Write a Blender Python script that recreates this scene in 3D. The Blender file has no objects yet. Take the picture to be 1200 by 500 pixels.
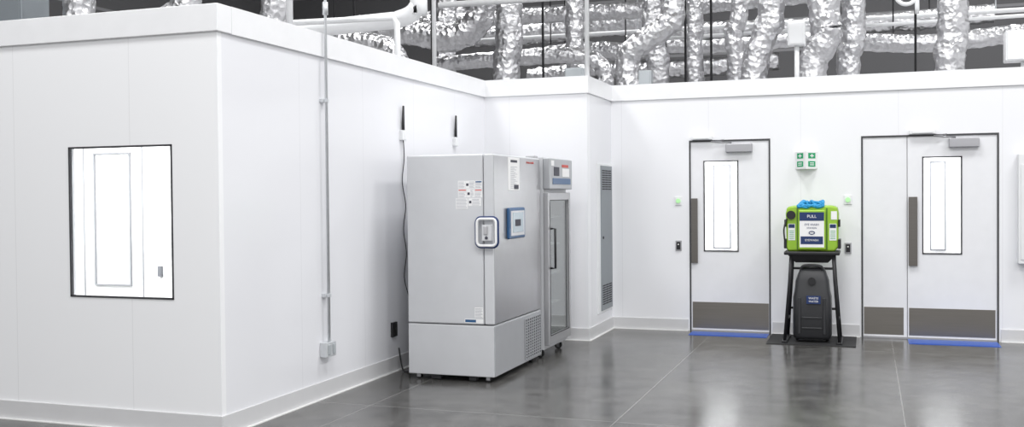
import bpy, bmesh, math, random
from math import *
from mathutils import Vector, Matrix, noise
random.seed(7)
scene=bpy.context.scene
COL=scene.collection
scene.view_settings.view_transform='Standard'

# ---------------------------------------------------------------- materials
def nodes(name):
    m=bpy.data.materials.new(name); m.use_nodes=True
    nt=m.node_tree; b=nt.nodes["Principled BSDF"]
    return m,nt,b
def mat(name,col,rough=.5,metal=0,noise_amt=.04,scale=8,bump=0,emit=None,es=0,spec=.5,coat=0):
    m,nt,b=nodes(name)
    N=nt.nodes;L=nt.links
    tc=N.new('ShaderNodeTexCoord'); nz=N.new('ShaderNodeTexNoise'); nz.inputs['Scale'].default_value=scale
    nz.inputs['Detail'].default_value=3
    L.new(tc.outputs['Object'],nz.inputs['Vector'])
    mix=N.new('ShaderNodeMix'); mix.data_type='RGBA'
    mix.inputs[6].default_value=tuple(max(0,c*(1-noise_amt)) for c in col)+(1,)
    mix.inputs[7].default_value=tuple(min(1,c*(1+noise_amt)) for c in col)+(1,)
    L.new(nz.outputs['Fac'],mix.inputs[0]); L.new(mix.outputs[2],b.inputs['Base Color'])
    b.inputs['Roughness'].default_value=rough; b.inputs['Metallic'].default_value=metal
    b.inputs['Specular IOR Level'].default_value=spec
    b.inputs['Coat Weight'].default_value=coat
    if bump:
        bp=N.new('ShaderNodeBump'); bp.inputs['Strength'].default_value=bump; bp.inputs['Distance'].default_value=.02
        L.new(nz.outputs['Fac'],bp.inputs['Height']); L.new(bp.outputs['Normal'],b.inputs['Normal'])
    if emit:
        b.inputs['Emission Color'].default_value=tuple(emit)+(1,); b.inputs['Emission Strength'].default_value=es
    return m
def line_mask(nt,axis,spacing,offset,width):
    N=nt.nodes;L=nt.links
    g=N.new('ShaderNodeNewGeometry'); s=N.new('ShaderNodeSeparateXYZ'); L.new(g.outputs['Position'],s.inputs[0])
    a=N.new('ShaderNodeMath');a.operation='SUBTRACT';L.new(s.outputs[axis],a.inputs[0]);a.inputs[1].default_value=offset-width/2
    d=N.new('ShaderNodeMath');d.operation='DIVIDE';L.new(a.outputs[0],d.inputs[0]);d.inputs[1].default_value=spacing
    f=N.new('ShaderNodeMath');f.operation='FLOORED_MODULO';L.new(d.outputs[0],f.inputs[0]);f.inputs[1].default_value=1
    c=N.new('ShaderNodeMath');c.operation='LESS_THAN';L.new(f.outputs[0],c.inputs[0]);c.inputs[1].default_value=width/spacing
    return c.outputs[0]
def wall_mat(name,axis,offset,col=(.80,.81,.835),rough=.2):
    m,nt,b=nodes(name);N=nt.nodes;L=nt.links
    k=line_mask(nt,axis,.93,offset,.006)
    mix=N.new('ShaderNodeMix');mix.data_type='RGBA'
    mix.inputs[6].default_value=col+(1,);mix.inputs[7].default_value=tuple(c*.91 for c in col)+(1,)
    L.new(k,mix.inputs[0]);L.new(mix.outputs[2],b.inputs['Base Color'])
    b.inputs['Roughness'].default_value=rough;b.inputs['Specular IOR Level'].default_value=.5
    return m
M={}
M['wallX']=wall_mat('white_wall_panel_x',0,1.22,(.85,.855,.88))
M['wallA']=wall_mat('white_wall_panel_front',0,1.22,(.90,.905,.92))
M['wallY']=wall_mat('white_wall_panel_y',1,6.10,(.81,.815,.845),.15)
M['cap']=mat('white_cap',(.85,.855,.87),.35)
M['base']=mat('cove_base',(.64,.64,.65),.35)
M['caulk']=mat('white_caulk',(.80,.80,.79),.5)
M['room']=mat('room_white',(.9,.9,.9),.5)
M['roof']=mat('roof_grey',(.45,.45,.46),.7)
M['white']=mat('white_plastic',(.80,.81,.82),.35)
M['door']=mat('door_white',(.81,.815,.84),.26)
M['seal']=mat('dark_seal',(.05,.05,.055),.5)
M['seam']=mat('dull_seam',(.35,.35,.37),.6)
def brushed(name,col,rough):
    m,nt,b=nodes(name);N=nt.nodes;L=nt.links
    tc=N.new('ShaderNodeTexCoord');mp=N.new('ShaderNodeMapping');mp.inputs['Scale'].default_value=(2,2,260)
    nz=N.new('ShaderNodeTexNoise');nz.inputs['Scale'].default_value=1;nz.inputs['Detail'].default_value=2
    L.new(tc.outputs['Object'],mp.inputs[0]);L.new(mp.outputs[0],nz.inputs['Vector'])
    cr=N.new('ShaderNodeMix');cr.data_type='RGBA';cr.inputs[6].default_value=tuple(c*.85 for c in col)+(1,);cr.inputs[7].default_value=tuple(c*1.15 for c in col)+(1,)
    L.new(nz.outputs['Fac'],cr.inputs[0]);L.new(cr.outputs[2],b.inputs['Base Color'])
    b.inputs['Metallic'].default_value=1;b.inputs['Roughness'].default_value=rough
    return m
M['steel']=brushed('brushed_stainless',(.25,.235,.215),.30)
M['pull']=brushed('brushed_pull',(.19,.178,.165),.32)
M['alu']=mat('aluminium',(.45,.45,.47),.35,.8)
M['galv']=mat('galvanised',(.66,.68,.70),.4,.4,.10,25)
M['black']=mat('black_plastic',(.012,.012,.014),.4)
M['rubber']=mat('rubber',(.015,.015,.016),.7)
M['green']=mat('lime_green',(.30,.52,.035),.32)
M['dgreen']=mat('dark_green_edge',(.09,.20,.02),.4)
M['navy']=mat('navy',(.01,.03,.12),.4)
M['paper']=mat('label_white',(.85,.85,.85),.5)
M['ink']=mat('ink',(.05,.05,.07),.6)
M['inkgrey']=mat('ink_grey',(.35,.36,.4),.6)
M['red']=mat('red_ink',(.55,.06,.04),.5)
M['blueframe']=mat('blue_frame',(.02,.09,.22),.3)
M['screen']=mat('screen',(.42,.5,.56),.2)
M['frz']=mat('freezer_grey',(.60,.61,.63),.34)
M['silver']=mat('silver_paint',(.50,.50,.515),.28,.65)
M['silver2']=mat('silver_lower',(.44,.45,.47),.4,.3)
M['darkhole']=mat('dark_hole',(.03,.03,.035),.7)
M['bluemat']=mat('blue_film',(.02,.10,.48),.3,0,.1,15)
M['signgreen']=mat('sign_green',(.0,.34,.13),.4)
M['tank']=mat('dark_tank',(.026,.027,.030),.42)
M['ventgrey']=mat('vent_grey',(.24,.265,.285),.4,.2)
M['whitepipe']=mat('white_pipe',(.82,.83,.84),.4)
M['ribbon']=mat('ribbon_blue',(.02,.30,.60),.4)
M['boxgrey']=mat('box_grey',(.42,.45,.47),.45)
M['ceil']=mat('deck_grey',(.4,.4,.4),.8)
M['cardgreen']=mat('pad_green',(.45,.8,.4),.4,emit=(.4,.9,.35),es=.2)
M['pale']=mat('grey_trim',(.26,.265,.28),.6)
M['palefine']=mat('grey_line',(.15,.155,.17),.6)
m,nt,b=nodes('far_wall_cladding');k=line_mask(nt,2,.55,.2,.05)
mx=nt.nodes.new('ShaderNodeMix');mx.data_type='RGBA';mx.inputs[6].default_value=(.13,.13,.135,1);mx.inputs[7].default_value=(.28,.28,.29,1)
nt.links.new(k,mx.inputs[0]);nt.links.new(mx.outputs[2],b.inputs['Base Color']);b.inputs['Roughness'].default_value=.8;M['far']=m
# foil
m,nt,b=nodes('crinkled_foil');N=nt.nodes;L=nt.links
tc=N.new('ShaderNodeTexCoord');v=N.new('ShaderNodeTexVoronoi');v.inputs['Scale'].default_value=17
nz=N.new('ShaderNodeTexNoise');nz.inputs['Scale'].default_value=8;nz.inputs['Detail'].default_value=4;nz.inputs['Distortion'].default_value=1.2
L.new(tc.outputs['Object'],v.inputs['Vector']);L.new(tc.outputs['Object'],nz.inputs['Vector'])
ad=N.new('ShaderNodeMath');ad.operation='ADD';L.new(v.outputs['Distance'],ad.inputs[0]);L.new(nz.outputs['Fac'],ad.inputs[1])
bp=N.new('ShaderNodeBump');bp.inputs['Strength'].default_value=.7;bp.inputs['Distance'].default_value=.022
L.new(ad.outputs[0],bp.inputs['Height']);L.new(bp.outputs['Normal'],b.inputs['Normal'])
b.inputs['Base Color'].default_value=(.64,.64,.655,1);b.inputs['Metallic'].default_value=.94;b.inputs['Roughness'].default_value=.32
M['foil']=m
# floor
m,nt,b=nodes('polished_concrete');N=nt.nodes;L=nt.links
g=N.new('ShaderNodeNewGeometry')
n1=N.new('ShaderNodeTexNoise');n1.inputs['Scale'].default_value=1.1;n1.inputs['Detail'].default_value=6;n1.inputs['Roughness'].default_value=.65
n2=N.new('ShaderNodeTexNoise');n2.inputs['Scale'].default_value=7;n2.inputs['Detail'].default_value=5
L.new(g.outputs['Position'],n1.inputs['Vector']);L.new(g.outputs['Position'],n2.inputs['Vector'])
av=N.new('ShaderNodeMath');av.operation='ADD';L.new(n1.outputs['Fac'],av.inputs[0]);L.new(n2.outputs['Fac'],av.inputs[1])
cr=N.new('ShaderNodeValToRGB');cr.color_ramp.elements[0].position=.37;cr.color_ramp.elements[1].position=.63
h=N.new('ShaderNodeMath');h.operation='MULTIPLY';h.inputs[1].default_value=.5;L.new(av.outputs[0],h.inputs[0]);L.new(h.outputs[0],cr.inputs[0])
cr.color_ramp.elements[0].color=(.056,.0545,.052,1);cr.color_ramp.elements[1].color=(.120,.118,.113,1)
kx=line_mask(nt,0,1.74,-1.52,.007);ky=line_mask(nt,1,3.48,6.25,.009)
mxm=N.new('ShaderNodeMath');mxm.operation='MAXIMUM';L.new(kx,mxm.inputs[0]);L.new(ky,mxm.inputs[1])
mx=N.new('ShaderNodeMix');mx.data_type='RGBA';L.new(mxm.outputs[0],mx.inputs[0]);L.new(cr.outputs[0],mx.inputs[6]);mx.inputs[7].default_value=(.20,.195,.19,1)
L.new(mx.outputs[2],b.inputs['Base Color'])
mr=N.new('ShaderNodeMapRange');mr.inputs[1].default_value=.3;mr.inputs[2].default_value=.7;mr.inputs[3].default_value=.15;mr.inputs[4].default_value=.26
L.new(n1.outputs['Fac'],mr.inputs[0]);L.new(mr.outputs[0],b.inputs['Roughness'])
M['floor']=m
def glassmat(name,tint,refl):
    m=bpy.data.materials.new(name);m.use_nodes=True;nt=m.node_tree;N=nt.nodes;L=nt.links
    N.clear();o=N.new('ShaderNodeOutputMaterial');t=N.new('ShaderNodeBsdfTransparent');t.inputs[0].default_value=tint+(1,)
    gl=N.new('ShaderNodeBsdfGlossy');gl.inputs['Roughness'].default_value=.02
    ms=N.new('ShaderNodeMixShader');ms.inputs[0].default_value=refl
    L.new(t.outputs[0],ms.inputs[1]);L.new(gl.outputs[0],ms.inputs[2]);L.new(ms.outputs[0],o.inputs[0]);return m
M['glass']=glassmat('clear_glass',(.97,.98,.98),.06)
M['fglass']=glassmat('fridge_glass',(.85,.89,.88),.42)

# ---------------------------------------------------------------- helpers
ORG={}
def mk(name,bm,m,parent=None,smooth=False,bevel=0,label=None):
    me=bpy.data.meshes.new(name);
    bmesh.ops.recalc_face_normals(bm,faces=bm.faces[:])
    bm.to_mesh(me);bm.free()
    mats=m if isinstance(m,(list,tuple)) else [m]
    for q in mats: me.materials.append(M[q])
    ob=bpy.data.objects.new(name,me);COL.objects.link(ob)
    if smooth:
        for p in me.polygons:p.use_smooth=True
    if parent is not None:
        org=ORG[parent];me.transform(Matrix.Translation(-org));ob.parent=parent;ORG[ob]=org
    if bevel:
        bv=ob.modifiers.new('bevel','BEVEL');bv.width=bevel;bv.segments=3;bv.limit_method='ANGLE'
        for p in me.polygons:p.use_smooth=True
        wn=ob.modifiers.new('wn','WEIGHTED_NORMAL')
    if label: ob['label']=label
    return ob
def addbox(bm,x0,x1,y0,y1,z0,z1,mi=0):
    vs=[bm.verts.new(p) for p in [(x0,y0,z0),(x1,y0,z0),(x1,y1,z0),(x0,y1,z0),(x0,y0,z1),(x1,y0,z1),(x1,y1,z1),(x0,y1,z1)]]
    for f in [(0,1,2,3),(4,5,6,7),(0,1,5,4),(1,2,6,5),(2,3,7,6),(3,0,4,7)]:
        fc=bm.faces.new([vs[i] for i in f]);fc.material_index=mi
def boxes(name,lst,m,parent=None,bevel=0,label=None):
    bm=bmesh.new()
    for b in lst: addbox(bm,*b)
    return mk(name,bm,m,parent,False,bevel,label)
def each(name,lst,m,parent=None,bevel=0,label=None):
    return [boxes(name,[b],m,parent,bevel,label) for b in lst]
def thing(name,loc,label,cat,group=None):
    e=bpy.data.objects.new(name,None);e.empty_display_size=.1;e.location=loc;COL.objects.link(e)
    ORG[e]=Vector(loc);e['label']=label;e['category']=cat
    if group:e['group']=group
    return e
def own(ob,label,cat,group=None):
    me=ob.data;vs=[v.co for v in me.vertices]
    c=Vector(((min(v.x for v in vs)+max(v.x for v in vs))/2,(min(v.y for v in vs)+max(v.y for v in vs))/2,min(v.z for v in vs)))
    me.transform(Matrix.Translation(-c));ob.location=c;ORG[ob]=c
    ob['label']=label;ob['category']=cat
    if group:ob['group']=group
    return ob
def struct(ob): ob['kind']='structure';return ob
def catmull(pts,n=10):
    P=[Vector(p) for p in pts]
    if len(P)==2:
        return [P[0].lerp(P[1],i/n) for i in range(n+1)]
    P=[P[0]*2-P[1]]+P+[P[-1]*2-P[-2]];out=[]
    for i in range(1,len(P)-2):
        for j in range(n):
            t=j/n;a,b_,c,d=P[i-1],P[i],P[i+1],P[i+2]
            out.append(.5*((2*b_)+(c-a)*t+(2*a-5*b_+4*c-d)*t*t+(3*b_-a-3*c+d)*t**3))
    out.append(P[-2]);return out
def addtube(bm,pts,r,sides=12,closed=False,rf=None,mi=0):
    n=len(pts);T=[]
    for i in range(n):
        if closed:t=pts[(i+1)%n]-pts[i-1]
        else:t=pts[min(i+1,n-1)]-pts[max(i-1,0)]
        T.append(t.normalized())
    up=Vector((0,0,1)) if abs(T[0].z)<.9 else Vector((1,0,0))
    u=(up-T[0]*up.dot(T[0])).normalized();rings=[];s=0
    for i in range(n):
        if i: s+=(pts[i]-pts[i-1]).length
        u=(u-T[i]*u.dot(T[i])).normalized();w=T[i].cross(u);ring=[]
        for j in range(sides):
            a=2*pi*j/sides;rr=r if rf is None else rf(r,s,a)
            ring.append(bm.verts.new(pts[i]+(u*cos(a)+w*sin(a))*rr))
        rings.append(ring)
    for i in range(n if closed else n-1):
        A=rings[i];B=rings[(i+1)%n]
        for j in range(sides):
            f=bm.faces.new([A[j],A[(j+1)%sides],B[(j+1)%sides],B[j]]);f.material_index=mi
    if not closed:
        bm.faces.new(rings[0]);bm.faces.new(rings[-1])
def tube(name,pts,r,m,parent=None,sides=12,closed=False,curve=False,n=10,label=None):
    P=catmull(pts,n) if curve else [Vector(p) for p in pts]
    bm=bmesh.new();addtube(bm,P,r,sides,closed)
    return mk(name,bm,m,parent,True,0,label)
def cylinder(name,c,axis,r,h,m,parent=None,sides=24,bevel=0):
    c=Vector(c);a={'x':Vector((1,0,0)),'y':Vector((0,1,0)),'z':Vector((0,0,1))}[axis]
    bm=bmesh.new();addtube(bm,[c-a*h/2,c+a*h/2],r,sides)
    ob=mk(name,bm,m,parent,False,0)
    for p in ob.data.polygons:p.use_smooth=len(p.vertices)==4
    return ob
def text(name,s,loc,size,facing,m,parent,align='CENTER'):
    cu=bpy.data.curves.new('t','FONT');cu.body=s;cu.size=size;cu.extrude=.0006;cu.align_x=align;cu.align_y='CENTER'
    t=bpy.data.objects.new('t',cu);COL.objects.link(t)
    bpy.context.view_layer.update()
    me=bpy.data.meshes.new_from_object(t.evaluated_get(bpy.context.evaluated_depsgraph_get()))
    bpy.data.objects.remove(t)
    R=Matrix.Rotation(pi/2,4,'X')
    if facing=='+x': R=Matrix.Rotation(pi/2,4,'Z')@R
    me.transform(Matrix.Translation(Vector(loc))@R)
    me.name=name;me.materials.clear();me.materials.append(M[m])
    ob=bpy.data.objects.new(name,me);COL.objects.link(ob)
    org=ORG[parent];me.transform(Matrix.Translation(-org));ob.parent=parent;ORG[ob]=org
    return ob

# ---------------------------------------------------------------- key dimensions
XA=-3.705;YA=5.1685;YB=9.669;XR=-2.615;YC=10.662;H=2.624;T=.10;HB=2.455;TA=.045
bm=bmesh.new();addbox(bm,-12,8,-6,22,-.1,0);struct(mk('floor',bm,'floor'))
struct(boxes('ceiling',[(-12,8,-6,22,7.0,7.1)],'ceil'))
struct(boxes('wall_far',[(-12,8,19,19.2,0,7)],'far'))
struct(boxes('wall_far_side',[(-12.2,-12,-6,19,0,7)],'far'))
wx0,wx1,wz0,wz1=-4.84,-4.045,.825,1.78
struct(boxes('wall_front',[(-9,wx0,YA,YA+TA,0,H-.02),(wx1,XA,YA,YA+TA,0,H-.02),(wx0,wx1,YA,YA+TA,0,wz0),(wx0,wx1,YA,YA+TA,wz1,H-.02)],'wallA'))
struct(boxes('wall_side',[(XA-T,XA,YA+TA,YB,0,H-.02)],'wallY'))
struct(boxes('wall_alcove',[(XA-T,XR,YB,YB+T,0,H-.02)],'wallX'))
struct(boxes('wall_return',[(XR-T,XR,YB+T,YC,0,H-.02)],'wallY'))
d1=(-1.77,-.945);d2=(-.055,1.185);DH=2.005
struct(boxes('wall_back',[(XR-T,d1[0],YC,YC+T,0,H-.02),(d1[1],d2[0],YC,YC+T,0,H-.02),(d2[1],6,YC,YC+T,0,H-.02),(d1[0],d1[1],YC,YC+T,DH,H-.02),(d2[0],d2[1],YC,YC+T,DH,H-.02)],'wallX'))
e=.018
struct(boxes('trim_1',[(-9,XA+e,YA-e,YA+T+.03,HB,H)],'cap',bevel=.006))
struct(boxes('trim_2',[(XA-T-.03,XA+e,YA+T+.03,YB-e,HB,H)],'cap'))
struct(boxes('trim_3',[(XA-T,XR+e,YB-e,YB+T+.03,HB,H)],'cap'))
struct(boxes('trim_4',[(XR-T-.03,XR+e,YB+T+.03,YC-e,HB,H)],'cap'))
struct(boxes('trim_5',[(XR-T,6,YC-e,YC+T+.03,HB,H)],'cap'))
def basebd(name,x0,x1,y0,y1,z=.124): struct(boxes(name,[(x0,x1,y0,y1,0,z)],'base',bevel=.004))
t=.012
basebd('baseboard_front',-9,XA+t,YA-t,YA)
basebd('baseboard_side',XA,XA+t,YA,YB-t)
basebd('baseboard_alcove',XA,XR+t,YB-t,YB)
basebd('baseboard_return',XR,XR+t,YB,YC-t)
basebd('baseboard_back',XR,d1[0]-.02,YC-t,YC)
basebd('baseboard_back_middle',d1[1]+.02,d2[0]-.02,YC-t,YC)
basebd('baseboard_back_end',d2[1]+.02,6,YC-t,YC)
c0=.03
struct(boxes('trim_6',[(-9,XA+c0,YA-c0,YA-t,0,.006)],'caulk'))
struct(boxes('trim_7',[(XA+t,XA+c0,YA-t,YB-c0,0,.006)],'caulk'))
struct(boxes('trim_8',[(XA+t,XR+c0,YB-c0,YB-t,0,.006)],'caulk'))
struct(boxes('trim_9',[(XR+t,XR+c0,YB-t,YC-c0,0,.006)],'caulk'))
struct(boxes('trim_10',[(XR+t,d1[0]-.02,YC-c0,YC-t,0,.006)],'caulk'))
struct(boxes('trim_11',[(d1[1]+.02,d2[0]-.02,YC-c0,YC-t,0,.006)],'caulk'))
struct(boxes('trim_12',[(d2[1]+.02,6,YC-c0,YC-t,0,.006)],'caulk'))
struct(boxes('ceiling_cleanroom',[(-9,XA-T,YA+TA,9.7,2.40,2.45),(-9,XR-T,9.77,15,2.40,2.45),(XR-T,6,YC+T,15,2.40,2.45)],['roof']))
struct(boxes('wall_inner_left_room',[(-9,XA-T,8.0,8.06,0,2.4),(-9.1,-9,YA,15,0,2.4)],'room'))
struct(boxes('wall_inner_back_room',[(XR-T,6,12.8,12.86,0,2.4),(6,6.1,YC,15,0,2.4),(XR-T-.08,XR-T,YC,12.8,0,2.4)],'room'))
def outline(name,x0,x1,z0,z1,y,w,m,d=.02):
    struct(boxes(name,[(x0,x1,y-d,y,z1-w,z1),(x0,x1,y-d,y,z0,z0+w),(x0,x0+w,y-d,y,z0+w,z1-w),(x1-w,x1,y-d,y,z0+w,z1-w)],m))
outline('trim_13',-7.18,-6.74,.60,1.90,8.0,.016,'pale')
outline('trim_14',-7.32,-6.60,.0,2.05,8.0,.016,'pale',.006)
outline('trim_15',-1.83,-1.61,.76,1.81,12.8,.016,'palefine')
outline('trim_16',.69,.865,.76,1.81,12.8,.016,'palefine')
outline('trim_17',-1.95,-1.2,0,2.0,12.8,.012,'palefine')
outline('trim_18',.58,1.4,0,2.0,12.8,.012,'palefine')
struct(boxes('trim_19',[(-6.42,-6.38,7.97,8.0,.70,.80)],'palefine'))
w=thing('window_1',((wx0+wx1)/2,YA,wz0),'x','x');del w['label'];del w['category'];w['kind']='structure'
g=.009
boxes('frame',[(wx0-.003,wx1+.003,YA-.004,YA+.015,wz1-g,wz1+.003),(wx0-.003,wx1+.003,YA-.004,YA+.015,wz0-.003,wz0+g),(wx0-.003,wx0+g,YA-.004,YA+.015,wz0,wz1),(wx1-g,wx1+.003,YA-.004,YA+.015,wz0,wz1)],'seal',w)
boxes('glass_pane',[(wx0+.005,wx1-.005,YA+.004,YA+.010,wz0+.005,wz1-.005)],'glass',w)

# ---------------------------------------------------------------- doors
def leaf(d,x0,x1,win=None,kick=None,pull=None,closer=None):
    y0=YC+.006;y1=YC+.05;z0=.016;z1=DH-.014
    if win:
        a,b_,c,dd=win
        bx=[(x0,a,y0,y1,z0,z1),(b_,x1,y0,y1,z0,z1),(a,b_,y0,y1,z0,c),(a,b_,y0,y1,dd,z1)]
    else: bx=[(x0,x1,y0,y1,z0,z1)]
    L_=boxes('door_leaf',bx,'door',d)
    if win:
        g=.010;yy=(y0-.006,y0+.012)
        boxes('window_gasket',[(a-.003,b_+.003,*yy,dd-g,dd+.003),(a-.003,b_+.003,*yy,c-.003,c+g),(a-.003,a+g,*yy,c,dd),(b_-g,b_+.003,*yy,c,dd)],'seal',L_)
        boxes('glass_pane',[(a+.004,b_-.004,y0+.013,y0+.018,c+.004,dd-.004)],'glass',L_)
    if kick: boxes('kick_plate',[(kick[0],kick[1],y0-.003,y0,kick[2],kick[3])],'steel',L_)
    if pull: boxes('push_plate',[(pull[0],pull[1],y0-.03,y0-.018,pull[2],pull[3]),(pull[0]+.02,pull[1]-.02,y0-.018,y0,pull[2]+.08,pull[2]+.12),(pull[0]+.02,pull[1]-.02,y0-.018,y0,pull[3]-.12,pull[3]-.08)],'pull',L_,bevel=.002)
    if closer:
        c_=boxes('door_closer',[(closer[0],closer[1],y0-.055,y0,closer[2],closer[3])],'alu',L_,bevel=.008)
        bm=bmesh.new();addtube(bm,[Vector((closer[0]+.06,y0-.03,closer[3]+.01)),Vector((closer[0]-.14,y0-.1,closer[3]+.025)),Vector((closer[0]-.02,y0-.02,DH-.0))],.008,8)
        mk('closer_arm',bm,'alu',c_,True)
def frame(d,x0,x1):
    w_=.012
    boxes('door_frame',[(x0-.004,x0+w_,YC-.004,YC+.07,0,DH+.004),(x1-w_,x1+.004,YC-.004,YC+.07,0,DH+.004),(x0+w_,x1-w_,YC-.004,YC+.07,DH-.014,DH+.004)],'seal',d)
    boxes('threshold',[(x0+.012,x1-.012,YC-.006,YC+.09,0,.016)],'seam',d)
def door(name,x):
    d=thing(name,(x,YC,0),'','');del d['label'];del d['category'];d['kind']='structure';return d
D=door('door_1',-1.36);frame(D,*d1)
leaf(D,d1[0]+.012,d1[1]-.012,(-1.622,-1.268,.845,1.79),(-1.745,-.962,.035,.31),(-1.752,-1.685,.72,1.40),(-1.39,-1.12,1.875,1.965))
D2=door('door_2',.56);frame(D2,*d2)
leaf(D2,d2[0]+.012,.366,None,(-.035,.335,.035,.305))
leaf(D2,.372,d2[1]-.012,(.51,.863,.84,1.79),(.385,1.158,.035,.305),(.382,.462,.72,1.40),(.745,1.015,1.875,1.965))
boxes('gap_light_stop',[(.35,.39,YC+.051,YC+.058,.016,DH-.014)],'seam',D2)  # strip added behind the leaf gap to stop room light leaking through
def dsens(x0,x1,z0,z1):
    own(boxes('door_sensor',[(x0,x1,YC-.045,YC-.001,z0,z1),(x0+.03,x1-.03,YC-.055,YC-.045,z0+.006,z1-.012)],'white',bevel=.004),'slim white motion sensor housing mounted above a door','door sensor','door sensors')
dsens(-1.75,-1.53,2.013,2.05);dsens(.385,.63,2.013,2.055)

# ---------------------------------------------------------------- wall items on back wall
def pad(x,z):
    p=thing('exit_button',(x,YC,z-.035),'white wall plate with pale green push pad beside a door','push button','exit buttons')
    boxes('plate',[(x-.035,x+.035,YC-.012,YC+.002,z-.045,z+.045)],'white',p,bevel=.003)
    cylinder('button',(x,YC-.016,z),'y',.024,.012,'cardgreen',p)
pad(-1.89,1.375);pad(-.185,1.375)
def reader(x,z):
    p=thing('card_reader',(x,YC,z-.05),'small dark card reader in a metal wall plate','card reader','card readers')
    boxes('plate',[(x-.032,x+.032,YC-.008,YC+.002,z-.055,z+.055)],'alu',p,bevel=.002)
    boxes('reader_face',[(x-.02,x+.02,YC-.02,YC-.008,z-.04,z+.04)],'black',p,bevel=.003)
    cylinder('lamp',(x,YC-.021,z+.015),'y',.007,.004,'paper',p)
reader(-1.89,.90);reader(-.185,.89)
s=thing('safety_sign',(-.585,YC,1.685),'white V-shaped eyewash sign with green symbols projecting from the wall','sign')
def prism(bm,pts,z0,z1,mi=0):
    lo=[bm.verts.new((p[0],p[1],z0)) for p in pts];hi=[bm.verts.new((p[0],p[1],z1)) for p in pts];n=len(pts)
    bm.faces.new(lo).material_index=mi;bm.faces.new(hi).material_index=mi
    for i in range(n):bm.faces.new([lo[i],lo[(i+1)%n],hi[(i+1)%n],hi[i]]).material_index=mi
VD=.13
bm=bmesh.new();prism(bm,[(-.695,YC),(-.585,YC-VD),(-.475,YC)],1.69,1.865);mk('sign_body',bm,'paper',s)
def vface(sgn,a0,a1,z0,z1,o0,o1,name,m,par):
    nx,ny=sgn*VD,-.11;ln=hypot(nx,ny);nx/=ln;ny/=ln
    def P(a,o):return(-.585+sgn*.11*a+nx*o,YC-VD+VD*a+ny*o)
    bm=bmesh.new();prism(bm,[P(a0,o0),P(a1,o0),P(a1,o1),P(a0,o1)],z0,z1);return mk(name,bm,m,par)
for sgn in(-1,1):
    for zz,pic in((1.712,0),(1.795,1)):
        pn=vface(sgn,.22,.80,zz,zz+.055,0,.002,'green_panel','signgreen',s)
        if pic:
            c_=vface(sgn,.36,.66,zz+.022,zz+.032,.002,.0035,'cross_symbol','paper',pn)
            vface(sgn,.47,.55,zz+.010,zz+.044,.002,.0036,'cross_upright','paper',c_)
        else:
            vface(sgn,.34,.68,zz+.033,zz+.041,.002,.0035,'eye_symbol','paper',pn)
            vface(sgn,.34,.68,zz+.014,zz+.022,.002,.0035,'water_symbol','paper',pn)
s=thing('wall_cabinet',(1.5,YC,.75),'pale grey wall-mounted metal cabinet with a framed door','cabinet')
boxes('body',[(1.345,1.75,YC-.10,YC,.76,1.80)],'white',s,bevel=.006)
boxes('door_panel',[(1.365,1.73,YC-.108,YC-.10,.80,1.70)],'white',s,bevel=.003)
s=thing('vent_panel',(XR,10.3,.22),'tall narrow grey louvred vent panel flush in a white frame','vent')
boxes('frame',[(XR,XR+.010,10.02,10.64,.22,1.77)],'white',s,bevel=.002)
boxes('face_plate',[(XR+.010,XR+.016,10.14,10.62,.24,1.75)],'ventgrey',s,bevel=.002)
for z0,z1 in((.30,.50),(1.50,1.70)):
    l=[];z=z0
    while z<z1:
        for k in range(3): l.append((XR+.016,XR+.019,10.19+k*.135,10.30+k*.135,z,z+.012))
        z+=.024
    boxes('louvre',l,'darkhole',s)['kind']='stuff'
cylinder('latch',(XR+.018,10.22,1.0),'x',.014,.01,'darkhole',s)

# ---------------------------------------------------------------- side wall items
s=thing('electrical_conduit',(XA,6.40,.30),'galvanised steel conduit running up the wall to a double outlet box','conduit')
cx=XA+.04
tube('pipe',[(cx,6.40,.40),(cx,6.40,6.98)],.0105,'galv',s,16)
for z in(2.14,.74):
    boxes('strap',[(XA,XA+.03,6.37,6.43,z-.012,z+.012),(XA+.03,XA+.056,6.385,6.415,z-.012,z+.012)],'galv',s,bevel=.002)
cylinder('coupling',(cx,6.40,2.8),'z',.020,.09,'galv',s)
bx=boxes('outlet_box',[(XA,XA+.06,6.335,6.465,.30,.405)],'galv',s,bevel=.004)
for yy in(6.368,6.432):
    o=boxes('receptacle',[(XA+.06,XA+.066,yy-.018,yy+.018,.318,.388)],'boxgrey',bx,bevel=.004)
def logger(y,z,cable):
    s=thing('wireless_sensor',(XA,y,z),'white wireless temperature sensor with a black antenna on the wall','sensor','wireless sensors on the side wall')
    boxes('sensor_body',[(XA-.002,XA+.035,y-.035,y+.035,z,z+.085)],'white',s,bevel=.006)
    bm=bmesh.new();addtube(bm,[Vector((XA+.02,y,z+.08)),Vector((XA+.02,y,z+.14)),Vector((XA+.022,y+.005,z+.29))],.011,10,rf=lambda r,s_,a:r*(1.25 if s_<.07 else .8))
    mk('antenna',bm,'black',s,True)
    if cable:
        P=[(XA+.02,y,z+.01),(XA+.012,y+.03,z-.15),(XA+.012,y-.01,z-.35),(XA+.012,y+.05,z-.55),(XA+.012,y+.005,z-.75),(XA+.012,y+.055,z-.95),(XA+.012,y+.01,z-1.15),(XA+.03,y+.05,z-1.32),(XA+.04,y+.05,z-1.42),(XA+.1,y+.12,z-1.40)]
        tube('cable',P,.0042,'black',s,8,curve=True)
logger(7.71,1.92,True);logger(8.86,1.92,False)
s=thing('wall_outlet',(XA,7.52,.29),'black duplex wall outlet low on the white wall','outlet')
pl=boxes('plate',[(XA-.002,XA+.02,7.475,7.565,.29,.41)],'black',s,bevel=.004)
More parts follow.
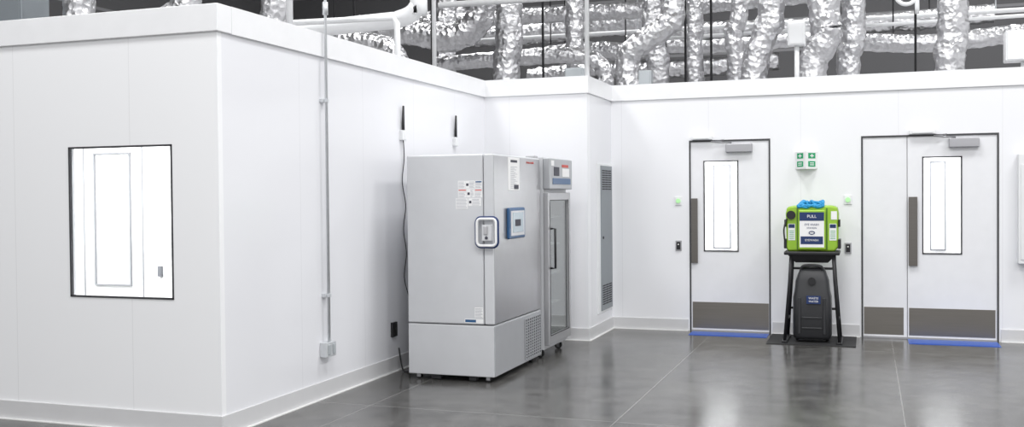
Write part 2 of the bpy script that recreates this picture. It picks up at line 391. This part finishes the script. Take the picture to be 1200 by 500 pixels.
each('receptacle',[(XA+.02,XA+.026,7.50,7.54,.355,.395),(XA+.02,XA+.026,7.50,7.54,.305,.345)],'rubber',pl,bevel=.003)

# ---------------------------------------------------------------- freezer
FX0,FX1,FY0,FY1,FZ=-3.44,-2.71,7.25,8.42,1.77
F=thing('laboratory_freezer',(-3.08,7.83,0),'tall pale grey upright laboratory freezer with blue-framed display','freezer')
body=boxes('body',[(FX0,-2.795,FY0,FY1,.45,FZ),],'frz',F,bevel=.012)
boxes('base_cabinet',[(FX0,-2.715,FY0+.002,FY1,.045,.443)],'frz',F,bevel=.008)
dr=boxes('door',[(-2.79,FX1,FY0,FY1,.452,FZ)],'frz',F,bevel=.012)
boxes('front_skin',[(FX1-.001,FX1+.004,FY0+.012,FY1-.01,.462,FZ-.012)],'silver',dr,bevel=.002)
lp=boxes('lower_panel',[(-2.716,-2.706,FY0+.01,FY1-.004,.05,.438)],'silver2',F,bevel=.002)
y0,y1,z0,z1=7.97,8.39,.075,.41
gr=boxes('vent_grille',[(-2.706,-2.703,y0,y1,z0,z1)],'darkhole',lp)
l=[]
for i in range(9):
    yy=y0+(y1-y0)*i/8;l.append((-2.703,-2.697,yy-.008,yy+.008,z0,z1))
for i in range(15):
    zz=z0+(z1-z0)*i/14;l.append((-2.703,-2.698,y0,y1,zz-.0035,zz+.0035))
boxes('grille_bars',l,'silver2',gr)
def ringpts(cx,cz,hx,hz,r,y):
    out=[]
    for sx,sz,a0 in((1,1,0),(-1,1,90),(-1,-1,180),(1,-1,270)):
        for k in range(7):
            a=radians(a0+k*15);out.append(Vector((cx+sx*hx+r*cos(a),y,cz+sz*hz+r*sin(a))))
    return out
bm=bmesh.new();addtube(bm,ringpts(-2.752,1.168,.05,.075,.036,FY0-.030),.0135,10,True)
hd=mk('handle',bm,'navy',dr,True,label='dark navy rounded loop handle')
bm=bmesh.new();addtube(bm,ringpts(-2.752,1.168,.048,.073,.030,FY0-.040),.0105,10,True)
mk('handle_grip',bm,'paper',hd,True)
boxes('lock_block',[(-2.795,-2.715,FY0-.035,FY0-.0,1.10,1.225)],'frz',hd,bevel=.006)
boxes('lever_plate',[(-2.775,-2.745,FY0-.045,FY0-.035,1.15,1.215)],'silver',hd,bevel=.004)
cylinder('lock',(-2.755,FY0-.038,1.125),'y',.012,.008,'ink',hd)
dp=boxes('display_panel',[(FX1+.004,FX1+.03,7.53,7.93,1.10,1.35)],'blueframe',dr,bevel=.02)
sc=boxes('screen_bezel',[(FX1+.03,FX1+.032,7.57,7.90,1.125,1.325)],'frz',dp,bevel=.003)
boxes('screen',[(FX1+.032,FX1+.034,7.61,7.87,1.15,1.31)],'screen',sc,bevel=.002)
boxes('screen_readout',[(FX1+.034,FX1+.035,7.66,7.80,1.20,1.255)],'ink',sc)
lab=boxes('notice_sheet',[(FX1+.004,FX1+.006,7.58,7.86,1.49,1.755)],'paper',dr)
l=[]
for k in range(16): l.append((FX1+.006,FX1+.007,7.64,7.80-(k*37%5)*.02,1.505+k*.0115,1.508+k*.0115))
boxes('printed_text',l,'inkgrey',lab)['kind']='stuff'
boxes('dark_heading',[(FX1+.006,FX1+.007,7.64,7.80,1.715,1.735)],'ink',lab)
boxes('dark_photo',[(FX1+.006,FX1+.0075,7.72,7.83,1.50,1.535)],'ink',lab)
text('maker_name','thermo scientific',(FX1+.0055,8.14,1.725),.03,'+x','red',dr)
ys=FY0-.0015
def sticker(name,x0,x1,z0,z1,kind):
    lb=boxes(name,[(x0,x1,ys,FY0,z0,z1)],'paper',body)
    l=[];z=z0+.005;top=z1-.004
    if kind=='band':
        boxes('red_band',[(x0+.004,x1-.004,ys-.0006,ys,z1-.014,z1-.006)],'red',lb);top=z1-.018
    if kind=='blue':
        boxes('blue_band',[(x0+.004,x1-.004,ys-.0006,ys,z1-.014,z1-.004)],'blueframe',lb);top=z1-.018
    if kind=='sym':
        boxes('symbol',[(x0+.006,x0+.026,ys-.0006,ys,z0+.02,z0+.04)],'ink',lb);x0+=.028
    while z<top: l.append((x0+.004,x1-.004-random.random()*.015,ys-.0006,ys,z,z+.003));z+=.009
    boxes('printed_text',l,'inkgrey',lb)['kind']='stuff'
sticker('text_sticker',-3.00,-2.94,1.505,1.565,'')
sticker('text_sticker',-2.938,-2.86,1.505,1.565,'sym')
sticker('text_sticker',-2.858,-2.80,1.505,1.565,'blue')
sticker('warning_sticker',-3.00,-2.93,1.435,1.502,'band')
sticker('warning_sticker',-2.928,-2.865,1.435,1.502,'sym')
sticker('warning_sticker',-2.863,-2.80,1.435,1.502,'band')
sticker('text_sticker',-3.02,-2.92,1.345,1.43,'')
sticker('warning_sticker',-2.915,-2.81,1.37,1.43,'sym')
sticker('rating_sticker',-2.87,-2.80,.505,.585,'')
lb=boxes('maker_sticker',[(-2.955,-2.80,ys,FY0,.462,.495)],'paper',body)
boxes('blue_band',[(-2.95,-2.86,ys-.0006,ys,.468,.489)],'blueframe',lb)
boxes('top_hinge',[(-2.80,-2.72,FY1-.12,FY1-.02,FZ-.001,FZ+.02)],'silver',F,bevel=.004)
def caster(x,y,par,r=.02,top=.046):
    c=cylinder('caster',(x,y,r),'y',r,.03,'rubber',par)
    boxes('caster_fork',[(x-.016,x+.016,y-.02,y-.016,.015,top),(x-.016,x+.016,y+.016,y+.02,.015,top),(x-.016,x+.016,y-.02,y+.02,top-.006,top+.001)],'alu',c)
for x in(-3.37,-2.78):
    for y in(7.31,8.33):caster(x,y,F)
tube('power_cord',[(-3.42,7.4,.12),(-3.47,7.36,.06),(-3.5,7.40,.03),(-3.55,7.5,.012),(-3.62,7.52,.02),(-3.655,7.52,.2)],.007,'black',F,8,curve=True)
each('leveling_foot',[(-3.25,-3.17,7.27,7.31,.012,.046),(-2.93,-2.87,7.27,7.31,.012,.046)],'black',F)

# ---------------------------------------------------------------- glass door refrigerator
G=thing('laboratory_refrigerator',(-3.05,8.84,0),'narrow grey laboratory refrigerator with a glass door','refrigerator')
ya,yb,xa,xb=8.48,9.19,-3.40,-2.70
boxes('cabinet',[(xa,xa+.04,ya,yb,.08,1.78),(xa+.04,xb,ya,ya+.04,.08,1.78),(xa+.04,xb,yb-.04,yb,.08,1.78),(xa+.04,xb,ya+.04,yb-.04,.08,.16),(xa+.04,xb,ya+.04,yb-.04,1.47,1.78)],'frz',G)
hdp=boxes('control_header',[(xb,-2.635,ya,yb,1.50,1.775)],'silver2',G,bevel=.010)
xh=-2.635
boxes('control_display',[(xh,xh+.004,8.56,9.12,1.545,1.60)],'blueframe',hdp,bevel=.002)
boxes('readout',[(xh,xh+.004,8.60,8.76,1.62,1.70)],'ink',hdp,bevel=.002)
boxes('red_sticker',[(xh,xh+.003,8.85,9.05,1.70,1.725)],'red',hdp)
each('white_sticker',[(xh,xh+.003,8.52,8.60,1.71,1.755),(xh,xh+.003,8.86,9.08,1.615,1.69)],'paper',hdp)
dd=boxes('glass_door',[(xb,-2.655,ya,ya+.06,.12,1.47),(xb,-2.655,yb-.07,yb,.12,1.47),(xb,-2.655,ya+.06,yb-.07,.12,.2),(xb,-2.655,ya+.06,yb-.07,1.40,1.47)],'silver',G,bevel=.003)
boxes('glass_pane',[(-2.675,-2.669,ya+.06,yb-.07,.2,1.40)],'fglass',dd)
tube('handle',[(-2.655,8.545,.80),(-2.61,8.545,.80),(-2.61,8.545,1.15),(-2.655,8.545,1.15)],.011,'black',dd,10)
boxes('dark_gasket',[(-2.656,-2.653,ya+.055,ya+.063,.195,1.405),(-2.656,-2.653,yb-.073,yb-.065,.195,1.405),(-2.656,-2.653,ya+.06,yb-.07,1.398,1.406),(-2.656,-2.653,ya+.06,yb-.07,.195,.203)],'black',dd)
for z in(.45,.72,.99,1.24): boxes('shelf',[(xa+.05,xb-.05,ya+.045,yb-.045,z,z+.012)],'white',G)
for x in(-3.32,-2.76):
    for y in(8.56,9.11):caster(x,y,G,.034,.081)

# ---------------------------------------------------------------- eyewash station
E=thing('eyewash_station',(-.505,10.25,0),'lime green portable eyewash station on a black stand','eyewash station')
yf=10.13
bm=bmesh.new()
sec=[(-.745,1.0),(-.755,.93),(-.735,.885),(-.30,.885),(-.255,.93),(-.265,1.0),(-.262,1.25),(-.275,1.31),(-.33,1.325),(-.68,1.325),(-.74,1.31),(-.752,1.25)]
lo=[bm.verts.new((p[0],yf,p[1])) for p in sec];hi=[bm.verts.new((p[0],yf+.30,p[1])) for p in sec]
bm.faces.new(lo);bm.faces.new(hi)
for i in range(len(sec)):
    j=(i+1)%len(sec);bm.faces.new([lo[i],lo[j],hi[j],hi[i]])
tk=mk('reservoir',bm,'green',E,bevel=.02)
ca=boxes('activation_arm',[(-.632,-.378,yf-.05,yf,.90,1.285)],'green',E,bevel=.015)
for (x0,x1) in((-.648,-.634),(-.376,-.362)):
    boxes('arm_recess',[(x0,x1,yf-.004,yf+.01,.90,1.30)],'dgreen',tk,bevel=.002)
lb=boxes('centre_label',[(-.618,-.392,yf-.053,yf-.05,.925,1.225)],'paper',ca)
boxes('label_header',[(-.618,-.392,yf-.0545,yf-.053,1.18,1.262)],'navy',lb)
boxes('label_panel',[(-.608,-.402,yf-.0545,yf-.053,.955,1.03)],'navy',lb)
text('label_text','PULL',(-.505,yf-.056,1.221),.040,'-y','paper',lb)
text('label_text','EYE WASH',(-.505,yf-.054,1.143),.028,'-y','navy',lb)
text('label_text','STATION',(-.505,yf-.054,1.110),.022,'-y','navy',lb)
tube('eye_emblem',[(-.505+.026*cos(a*pi/6),yf-.054,1.065+.014*sin(a*pi/6)) for a in range(12)],.004,'navy',lb,6,True)
text('label_text','EYEWASH',(-.505,yf-.056,.993),.028,'-y','paper',lb)
for (x0,x1) in((-.728,-.662),(-.346,-.280)):
    lb=boxes('side_label',[(x0,x1,yf-.003,yf-.0005,.99,1.15)],'paper',tk)
    boxes('label_band',[(x0+.005,x1-.005,yf-.0045,yf-.003,1.11,1.145)],'navy',lb)
    l=[]
    for k in range(5): l.append((x0+.01,x1-.01,yf-.0045,yf-.003,1.005+k*.018,1.010+k*.018))
    boxes('label_lines',l,'signgreen',lb)['kind']='stuff'
boxes('side_label',[(-.33,-.275,yf-.003,yf-.0005,1.19,1.27)],'paper',tk)
cylinder('gauge',(-.70,yf-.012,1.235),'y',.042,.024,'black',tk)
for x0,x1 in((-.768,-.742),(-.268,-.242)):
    each('corner_strap',[(x0,x1,yf-.012,yf+.20,.91,1.0),(x0+.004,x1-.004,yf-.008,yf+.10,1.12,1.19)],'black',tk,bevel=.004)
tube('inspection_cord',[(-.74,yf-.01,1.20),(-.765,yf-.03,1.10),(-.76,yf-.03,1.0)],.008,'black',tk,8,curve=True)
rb=None
for k in range(13):
    a=k*.57;P=[(-.52+.014*(k-5)*.5,yf+.05,1.325),(-.52+.07*cos(a)+.008*k-.04,yf+.03+.03*sin(a),1.358+.006*(k%3)),(-.52+.12*cos(a+.6),yf+.0,1.338-.014*(k%3)),(-.52+.10*cos(a+1.3),yf-.01,1.315+.014*(k%2))]
    if rb is None:
        rb=tube('ribbon_bundle',P,.013,'ribbon',tk,6,curve=True,n=5)
    else: tube('ribbon_loop',P,.013,'ribbon',rb,6,curve=True,n=5)
boxes('carry_handle',[(-.60,-.42,yf+.12,yf+.16,1.32,1.345)],'black',tk,bevel=.01)
tr=boxes('drip_tray',[(-.765,-.25,yf-.07,yf+.30,.850,.884)],'black',E,bevel=.010)
bm=bmesh.new()
a=[(-.73,yf-.05),(-.285,yf-.05),(-.285,yf+.28),(-.73,yf+.28)];b_=[(-.66,yf),(-.36,yf),(-.36,yf+.2),(-.66,yf+.2)]
lo=[bm.verts.new((p[0],p[1],.775)) for p in b_];hi=[bm.verts.new((p[0],p[1],.851)) for p in a]
bm.faces.new(lo);bm.faces.new(hi)
for i in range(4):bm.faces.new([lo[i],lo[(i+1)%4],hi[(i+1)%4],hi[i]])
mk('basin',bm,'black',tr)
for sx in(-1,1):
    for (yt,ybm) in((10.10,10.03),(10.40,10.47)):
        xt=-.505+sx*.195;xb_=-.505+sx*.252
        tube('leg',[(xt,yt,.855),(xt+sx*.014,yt,.6),(xb_,ybm,.02)],.015,'black',E,10)
    xm=-.505+sx*.236
    tube('side_brace',[(xm,10.05,.22),(xm,10.45,.22)],.012,'black',E,8)
    boxes('foot',[(-.505+sx*.252-.025,-.505+sx*.252+.025,9.99,10.51,.008,.028)],'black',E,bevel=.005)
tube('cross_brace',[(-.73,10.44,.3),(-.28,10.44,.3)],.012,'black',E,8)
tube('cross_brace',[(-.71,10.4,.70),(-.30,10.4,.70)],.012,'black',E,8)
W=thing('waste_water_tank',(-.507,10.2,.01),'dark grey wheeled waste water tank beneath the eyewash station','waste tank')
bm=bmesh.new();secs=[(.04,.165,.12),(.07,.180,.135),(.44,.178,.135),(.50,.165,.12),(.60,.155,.11),(.66,.135,.095),(.71,.115,.075),(.725,.10,.05)]
rings=[]
for z,hx,hy in secs:
    r_=[]
    for k in range(32):
        a=2*pi*k/32;ca_,sa_=cos(a),sin(a);p=.36
        r_.append(bm.verts.new((-.507+hx*(abs(ca_)**p)*(1 if ca_>=0 else -1),10.2+hy*(abs(sa_)**p)*(1 if sa_>=0 else -1),z)))
    rings.append(r_)
for i in range(len(rings)-1):
    for k in range(32):bm.faces.new([rings[i][k],rings[i][(k+1)%32],rings[i+1][(k+1)%32],rings[i+1][k]])
bm.faces.new(rings[0]);bm.faces.new(rings[-1])
wt=mk('tank_body',bm,'tank',W,True)
for sx in(-1,1): boxes('side_rib',[(-.507+sx*.115-.012,-.507+sx*.115+.012,10.2-.147,10.2-.12,.09,.44)],'tank',wt,bevel=.006)
for z in(.14,.24): boxes('cross_rib',[(-.60,-.414,10.2-.143,10.2-.12,z,z+.016)],'tank',wt,bevel=.004)
tube('handle',[(-.60,10.15,.67),(-.595,10.12,.735),(-.507,10.11,.75),(-.42,10.12,.735),(-.415,10.15,.67)],.014,'tank',W,10,curve=True)
cylinder('cap',(-.507,10.09,.60),'y',.035,.06,'black',W)
lb=boxes('tank_label',[(-.555,-.425,10.045,10.070,.385,.46)],'navy',W)
text('label_text','WASTE',(-.49,10.044,.438),.028,'-y','paper',lb)
text('label_text','WATER',(-.49,10.044,.407),.026,'-y','paper',lb)
for sx in(-1,1):cylinder('wheel',(-.507+sx*.14,10.2,.065),'x',.052,.03,'rubber',W)
own(boxes('floor_mat',[(-.925,-.105,9.93,10.62,.0,.008)],'rubber',bevel=.003),'flat black rubber mat under the eyewash station','floor mat')
def bmat(x0,x1,y0,y1):
    own(boxes('sticky_mat',[(x0,x1,y0,y1,0,.004),(x0+.03,x1-.03,y0+.02,y1-.02,.004,.006)],'bluemat'),'thin glossy blue sticky mat on the floor at a door','sticky mat','blue sticky mats')
bmat(-1.74,-.955,10.34,10.62);bmat(.37,1.17,10.30,10.62)

# ---------------------------------------------------------------- ducts and pipes above the rooms
V=2.455
def hangers(o,pts,r,m='black'):
    for p in pts:
        tube('hanger',[(p[0],p[1],p[2]),(p[0],p[1],6.99)],.009,m,o,8)
def duct(pts,r,flare=False,hang=()):
    P=catmull(pts,14);sd=random.random()*50
    def rf(r_,s,a):
        w_=noise.noise(Vector((cos(a)*1.6+sd,sin(a)*1.6,s*5)))*.12+noise.noise(Vector((cos(a)*3.2+sd,sin(a)*3.2,s*17)))*.10
        k=1+w_+.03*sin(s*34)
        if flare and s<.25:k*=1+(.25-s)*1.1
        return r_*k
    Q=[]
    for i in range(len(P)-1):
        n=max(1,int((P[i+1]-P[i]).length/.022))
        for j in range(n):Q.append(P[i].lerp(P[i+1],j/n))
    Q.append(P[-1])
    bm=bmesh.new();addtube(bm,Q,r,26,rf=rf)
    lab='wrinkled silver foil flexible duct '+('running level above the white rooms' if hang else 'rising from the white room roof')
    o=own(mk('flexible_duct',bm,'foil',None,True),lab,'duct','silver flexible ducts')
    hangers(o,hang,r);return o
duct([(-1.51,12.5,V),(-1.50,12.5,3.0),(-1.53,12.5,3.4),(-1.45,12.5,3.9),(-1.45,12.5,6.98)],.105)
duct([(-1.22,11.6,V),(-1.18,11.6,2.9),(-1.06,11.6,3.3),(-1.0,11.6,3.7),(-.95,11.6,6.98)],.145,True)
duct([(-.56,11.6,V),(-.57,11.6,2.85),(-.42,11.6,3.2),(-.45,11.6,3.6),(-.5,11.6,6.98)],.165,True)
duct([(-.19,12.1,V),(-.20,12.1,3.0),(-.14,12.1,3.5),(-.2,12.1,6.98)],.13)
duct([(.84,11.7,V),(.83,11.7,2.95),(.86,11.7,3.4),(.82,11.7,6.98)],.155,True)
duct([(-.1,13.2,3.30),(.8,13.2,3.24),(1.8,13.2,3.30),(3.2,13.2,3.26)],.11,hang=((.3,13.2,3.3),(2.5,13.2,3.3)))
duct([(-2.5,13.4,3.42),(-1.8,13.4,3.38),(-.3,13.4,3.42)],.09,hang=((-2.2,13.4,3.4),(-.6,13.4,3.4)))
duct([(-2.50,11.3,V),(-2.58,11.3,2.8),(-2.55,11.3,3.05),(-2.35,11.3,3.20),(-2.12,11.3,3.36),(-2.05,11.3,3.75),(-2.05,11.3,6.98)],.135)
duct([(-2.45,12.3,V),(-2.42,12.3,3.1),(-2.48,12.3,3.6),(-2.4,12.3,6.98)],.14)
duct([(-1.95,12.5,V),(-2.0,12.5,3.2),(-1.92,12.5,6.98)],.10)
duct([(-6.5,14.2,3.9),(-5,14.2,3.85),(-3.7,14.2,3.9),(-2.9,14.2,4.0),(-2.5,14.2,4.8),(-2.5,14.2,6.98)],.17,hang=((-5.5,14.2,3.9),))
duct([(-7,12.95,3.88),(-4.5,12.95,3.86),(-2.5,12.95,3.84),(-.5,12.95,3.88),(1.5,12.95,3.9)],.105,hang=((-4,12.95,3.9),(.5,12.95,3.9)))
duct([(-5.2,11.8,3.12),(-4.3,11.8,3.14),(-3.4,11.8,3.14),(-3.05,11.8,3.04),(-2.96,11.8,2.85),(-2.96,11.8,2.65),(-2.96,11.8,V)],.095)
duct([(-3.93,11.0,V),(-3.94,11.0,3.0),(-3.90,11.0,3.5),(-3.95,11.0,6.98)],.15,True)
duct([(-7,11.4,3.50),(-5.9,11.4,3.55),(-5.18,11.4,3.46),(-4.78,11.4,3.38),(-4.46,11.4,3.55),(-4.38,11.4,3.95),(-4.38,11.4,6.98)],.17,hang=((-6.4,11.4,3.5),))
duct([(-7.5,10.2,3.22),(-6.2,10.2,3.28),(-5.5,10.2,3.22),(-5.05,10.2,3.12),(-4.88,10.2,2.9),(-4.86,10.2,2.70),(-4.86,10.2,V)],.10,hang=((-6.5,10.2,3.2),))
duct([(-5.3,12.4,V),(-5.3,12.4,3.6),(-5.2,12.4,6.98)],.15)
duct([(-6.5,13.5,3.95),(-5.6,13.5,4.05),(-4.9,13.5,4.3),(-4.6,13.5,5.0),(-4.6,13.5,6.98)],.14)
duct([(-4.6,13.6,3.40),(-3.6,13.55,3.44),(-2.9,13.5,3.36)],.12,hang=((-4.2,13.6,3.42),(-3.1,13.5,3.40)))
duct([(-3.45,12.35,V),(-3.42,12.35,3.0),(-3.5,12.35,3.4),(-3.42,12.35,6.98)],.11)
duct([(-5.0,15.0,3.30),(-4.0,15.0,3.34),(-2.6,15.0,3.30),(-1.2,15.0,3.34)],.13,hang=((-4.4,15.0,3.3),(-1.8,15.0,3.3)))
duct([(-3.4,14.9,3.78),(-2.0,14.9,3.82),(-.4,14.9,3.78),(1.6,14.9,3.82)],.13,hang=((-2.9,14.9,3.8),(.8,14.9,3.8)))
duct([(-4.62,7.2,V),(-4.62,7.2,2.9),(-4.58,7.2,3.4),(-4.6,7.2,6.98)],.11)
duct([(-6.05,6.6,V),(-6.05,6.6,3.0),(-6.0,6.6,6.98)],.12)
duct([(-5.1,6.6,V),(-5.15,6.6,2.85),(-5.0,6.6,3.2),(-4.98,6.6,6.98)],.12)
def pipe(pts,r,label,m='whitepipe',cat='pipe',grp=None,curve=False,name='overhead_pipe',hang=()):
    o=own(tube(name,pts,r,m,None,14,curve=curve,n=6),label,cat,grp);hangers(o,hang,r,'galv');return o
pipe([(-7.2,9.0,3.10),(-4.7,9.0,3.17),(-4.32,9.0,3.19),(-4.14,9.0,3.29),(-4.12,9.0,3.55),(-4.12,9.0,6.98)],.085,'thick white painted pipe bending upward above the room',grp='white overhead pipes',curve=True)
pipe([(-5.9,8.2,V),(-5.9,8.2,2.98),(-5.8,8.2,3.06),(-5.6,8.2,3.08),(-4.0,8.2,3.05),(-3.97,8.2,3.0),(-3.96,8.2,V)],.028,'white pipe run above the rooms',grp='white overhead pipes')
pipe([(-4.6,10.6,3.62),(3,10.9,3.60)],.035,'long straight white pipe above the rooms',grp='white overhead pipes',hang=((-3.2,10.684,3.62),(2,10.87,3.6)))
pipe([(-6,13.8,3.72),(3.5,13.8,3.66)],.03,'long straight white pipe above the rooms',grp='white overhead pipes',hang=((-3,13.8,3.7),(1.5,13.8,3.67)))
pipe([(-2.6,12.75,3.42),(3.5,12.75,3.44)],.022,'thin white pipe above the rooms',grp='white overhead pipes',hang=((-1,12.75,3.42),(2.2,12.75,3.43)))
pipe([(.30,11.6,3.95),(.30,11.6,3.62),(.30,11.6,3.52),(.36,11.6,3.46),(.44,11.6,3.46),(.50,11.6,3.52),(.50,11.6,3.62),(.50,11.6,6.98)],.022,'white U-shaped pipe trap hanging above the rooms',grp='white overhead pipes',curve=True)
for (x,y) in((-4.87,11.0),(-3.52,11.1),(-1.73,12.0),(-2.05,12.1),(.52,12.4),(-5.9,11.0)):
    pipe([(x,y,V),(x,y,6.98)],.014,'thin black hanger rod rising above the rooms','black','hanger rod','black hanger rods',name='hanger_rod')
for (x,y) in((-2.70,10.0),(-4.02,6.5),(-4.40,10.0)):
    pipe([(x,y,V),(x,y,6.98)],.024,'slim pale grey conduit rising above the rooms','whitepipe','conduit','pale vertical conduits',name='vertical_conduit')
def jbox(name,b,m,label):
    x0,x1,y0,y1,z0,z1=b
    t_=thing(name,((x0+x1)/2,(y0+y1)/2,V),label,'electrical box')
    boxes('enclosure',[b],m,t_,bevel=.01)
    boxes('cover',[(x0+.015,x1-.015,y0-.008,y0,z0+.015,z1-.015)],m,t_,bevel=.003)
    xm=(x0+x1)/2;ym=(y0+y1)/2
    if z0>V+.02: tube('support_post',[(xm,ym,V),(xm,ym,z0+.005)],.025,m,t_,12)
jbox('junction_box',(-.80,-.62,11.15,11.3,3.02,3.27),'white','white electrical box on a post above the rooms')
jbox('junction_box',(1.28,1.62,10.95,11.15,2.72,3.02),'white','white disconnect box on top of the room')
jbox('junction_box',(-3.0,-2.80,10.2,10.4,2.62,2.78),'boxgrey','small grey electrical box on top of the room')
jbox('junction_box',(-2.36,-2.22,10.88,11.0,2.62,2.80),'boxgrey','small grey electrical box on top of the room')
jbox('junction_box',(-6.9,-6.45,6.4,6.7,2.7,3.3),'ventgrey','dark grey equipment enclosure on top of the room')

# ---------------------------------------------------------------- lights
def area(x,y,z,sx,sy,p,col=(1,1,1),rot=(0,0,0)):
    l=bpy.data.lights.new('ceiling_light','AREA');l.shape='RECTANGLE';l.size=sx;l.size_y=sy;l.energy=p;l.color=col
    o=bpy.data.objects.new('ceiling_light',l);o.location=(x,y,z);o.rotation_euler=rot;COL.objects.link(o)
for x,p in((-5.5,150),(-1.0,175),(3.5,195)):
    for y in(-2,3,8):
        area(x,y,6.9,1.5,1.5,p)
for x in(-6,-1,3):area(x,14,6.9,1.5,1.5,190)
area(-6.5,6.6,2.38,3,1.5,200)
area(-1.5,11.8,2.38,1.6,1,112);area(.9,11.8,2.38,1.6,1,112)
w=bpy.data.worlds.new('world');scene.world=w;w.use_nodes=True
bg=w.node_tree.nodes['Background'];bg.inputs[0].default_value=(.98,.985,1,1);bg.inputs[1].default_value=1.02

# ---------------------------------------------------------------- camera
cam=bpy.data.cameras.new('camera');co=bpy.data.objects.new('camera',cam);COL.objects.link(co)
co.location=(0,0,1.45);co.rotation_euler=(pi/2-.0181,.0087,.339)
cam.sensor_width=36;cam.lens=1181.08/1200*36;cam.clip_end=200
scene.camera=co
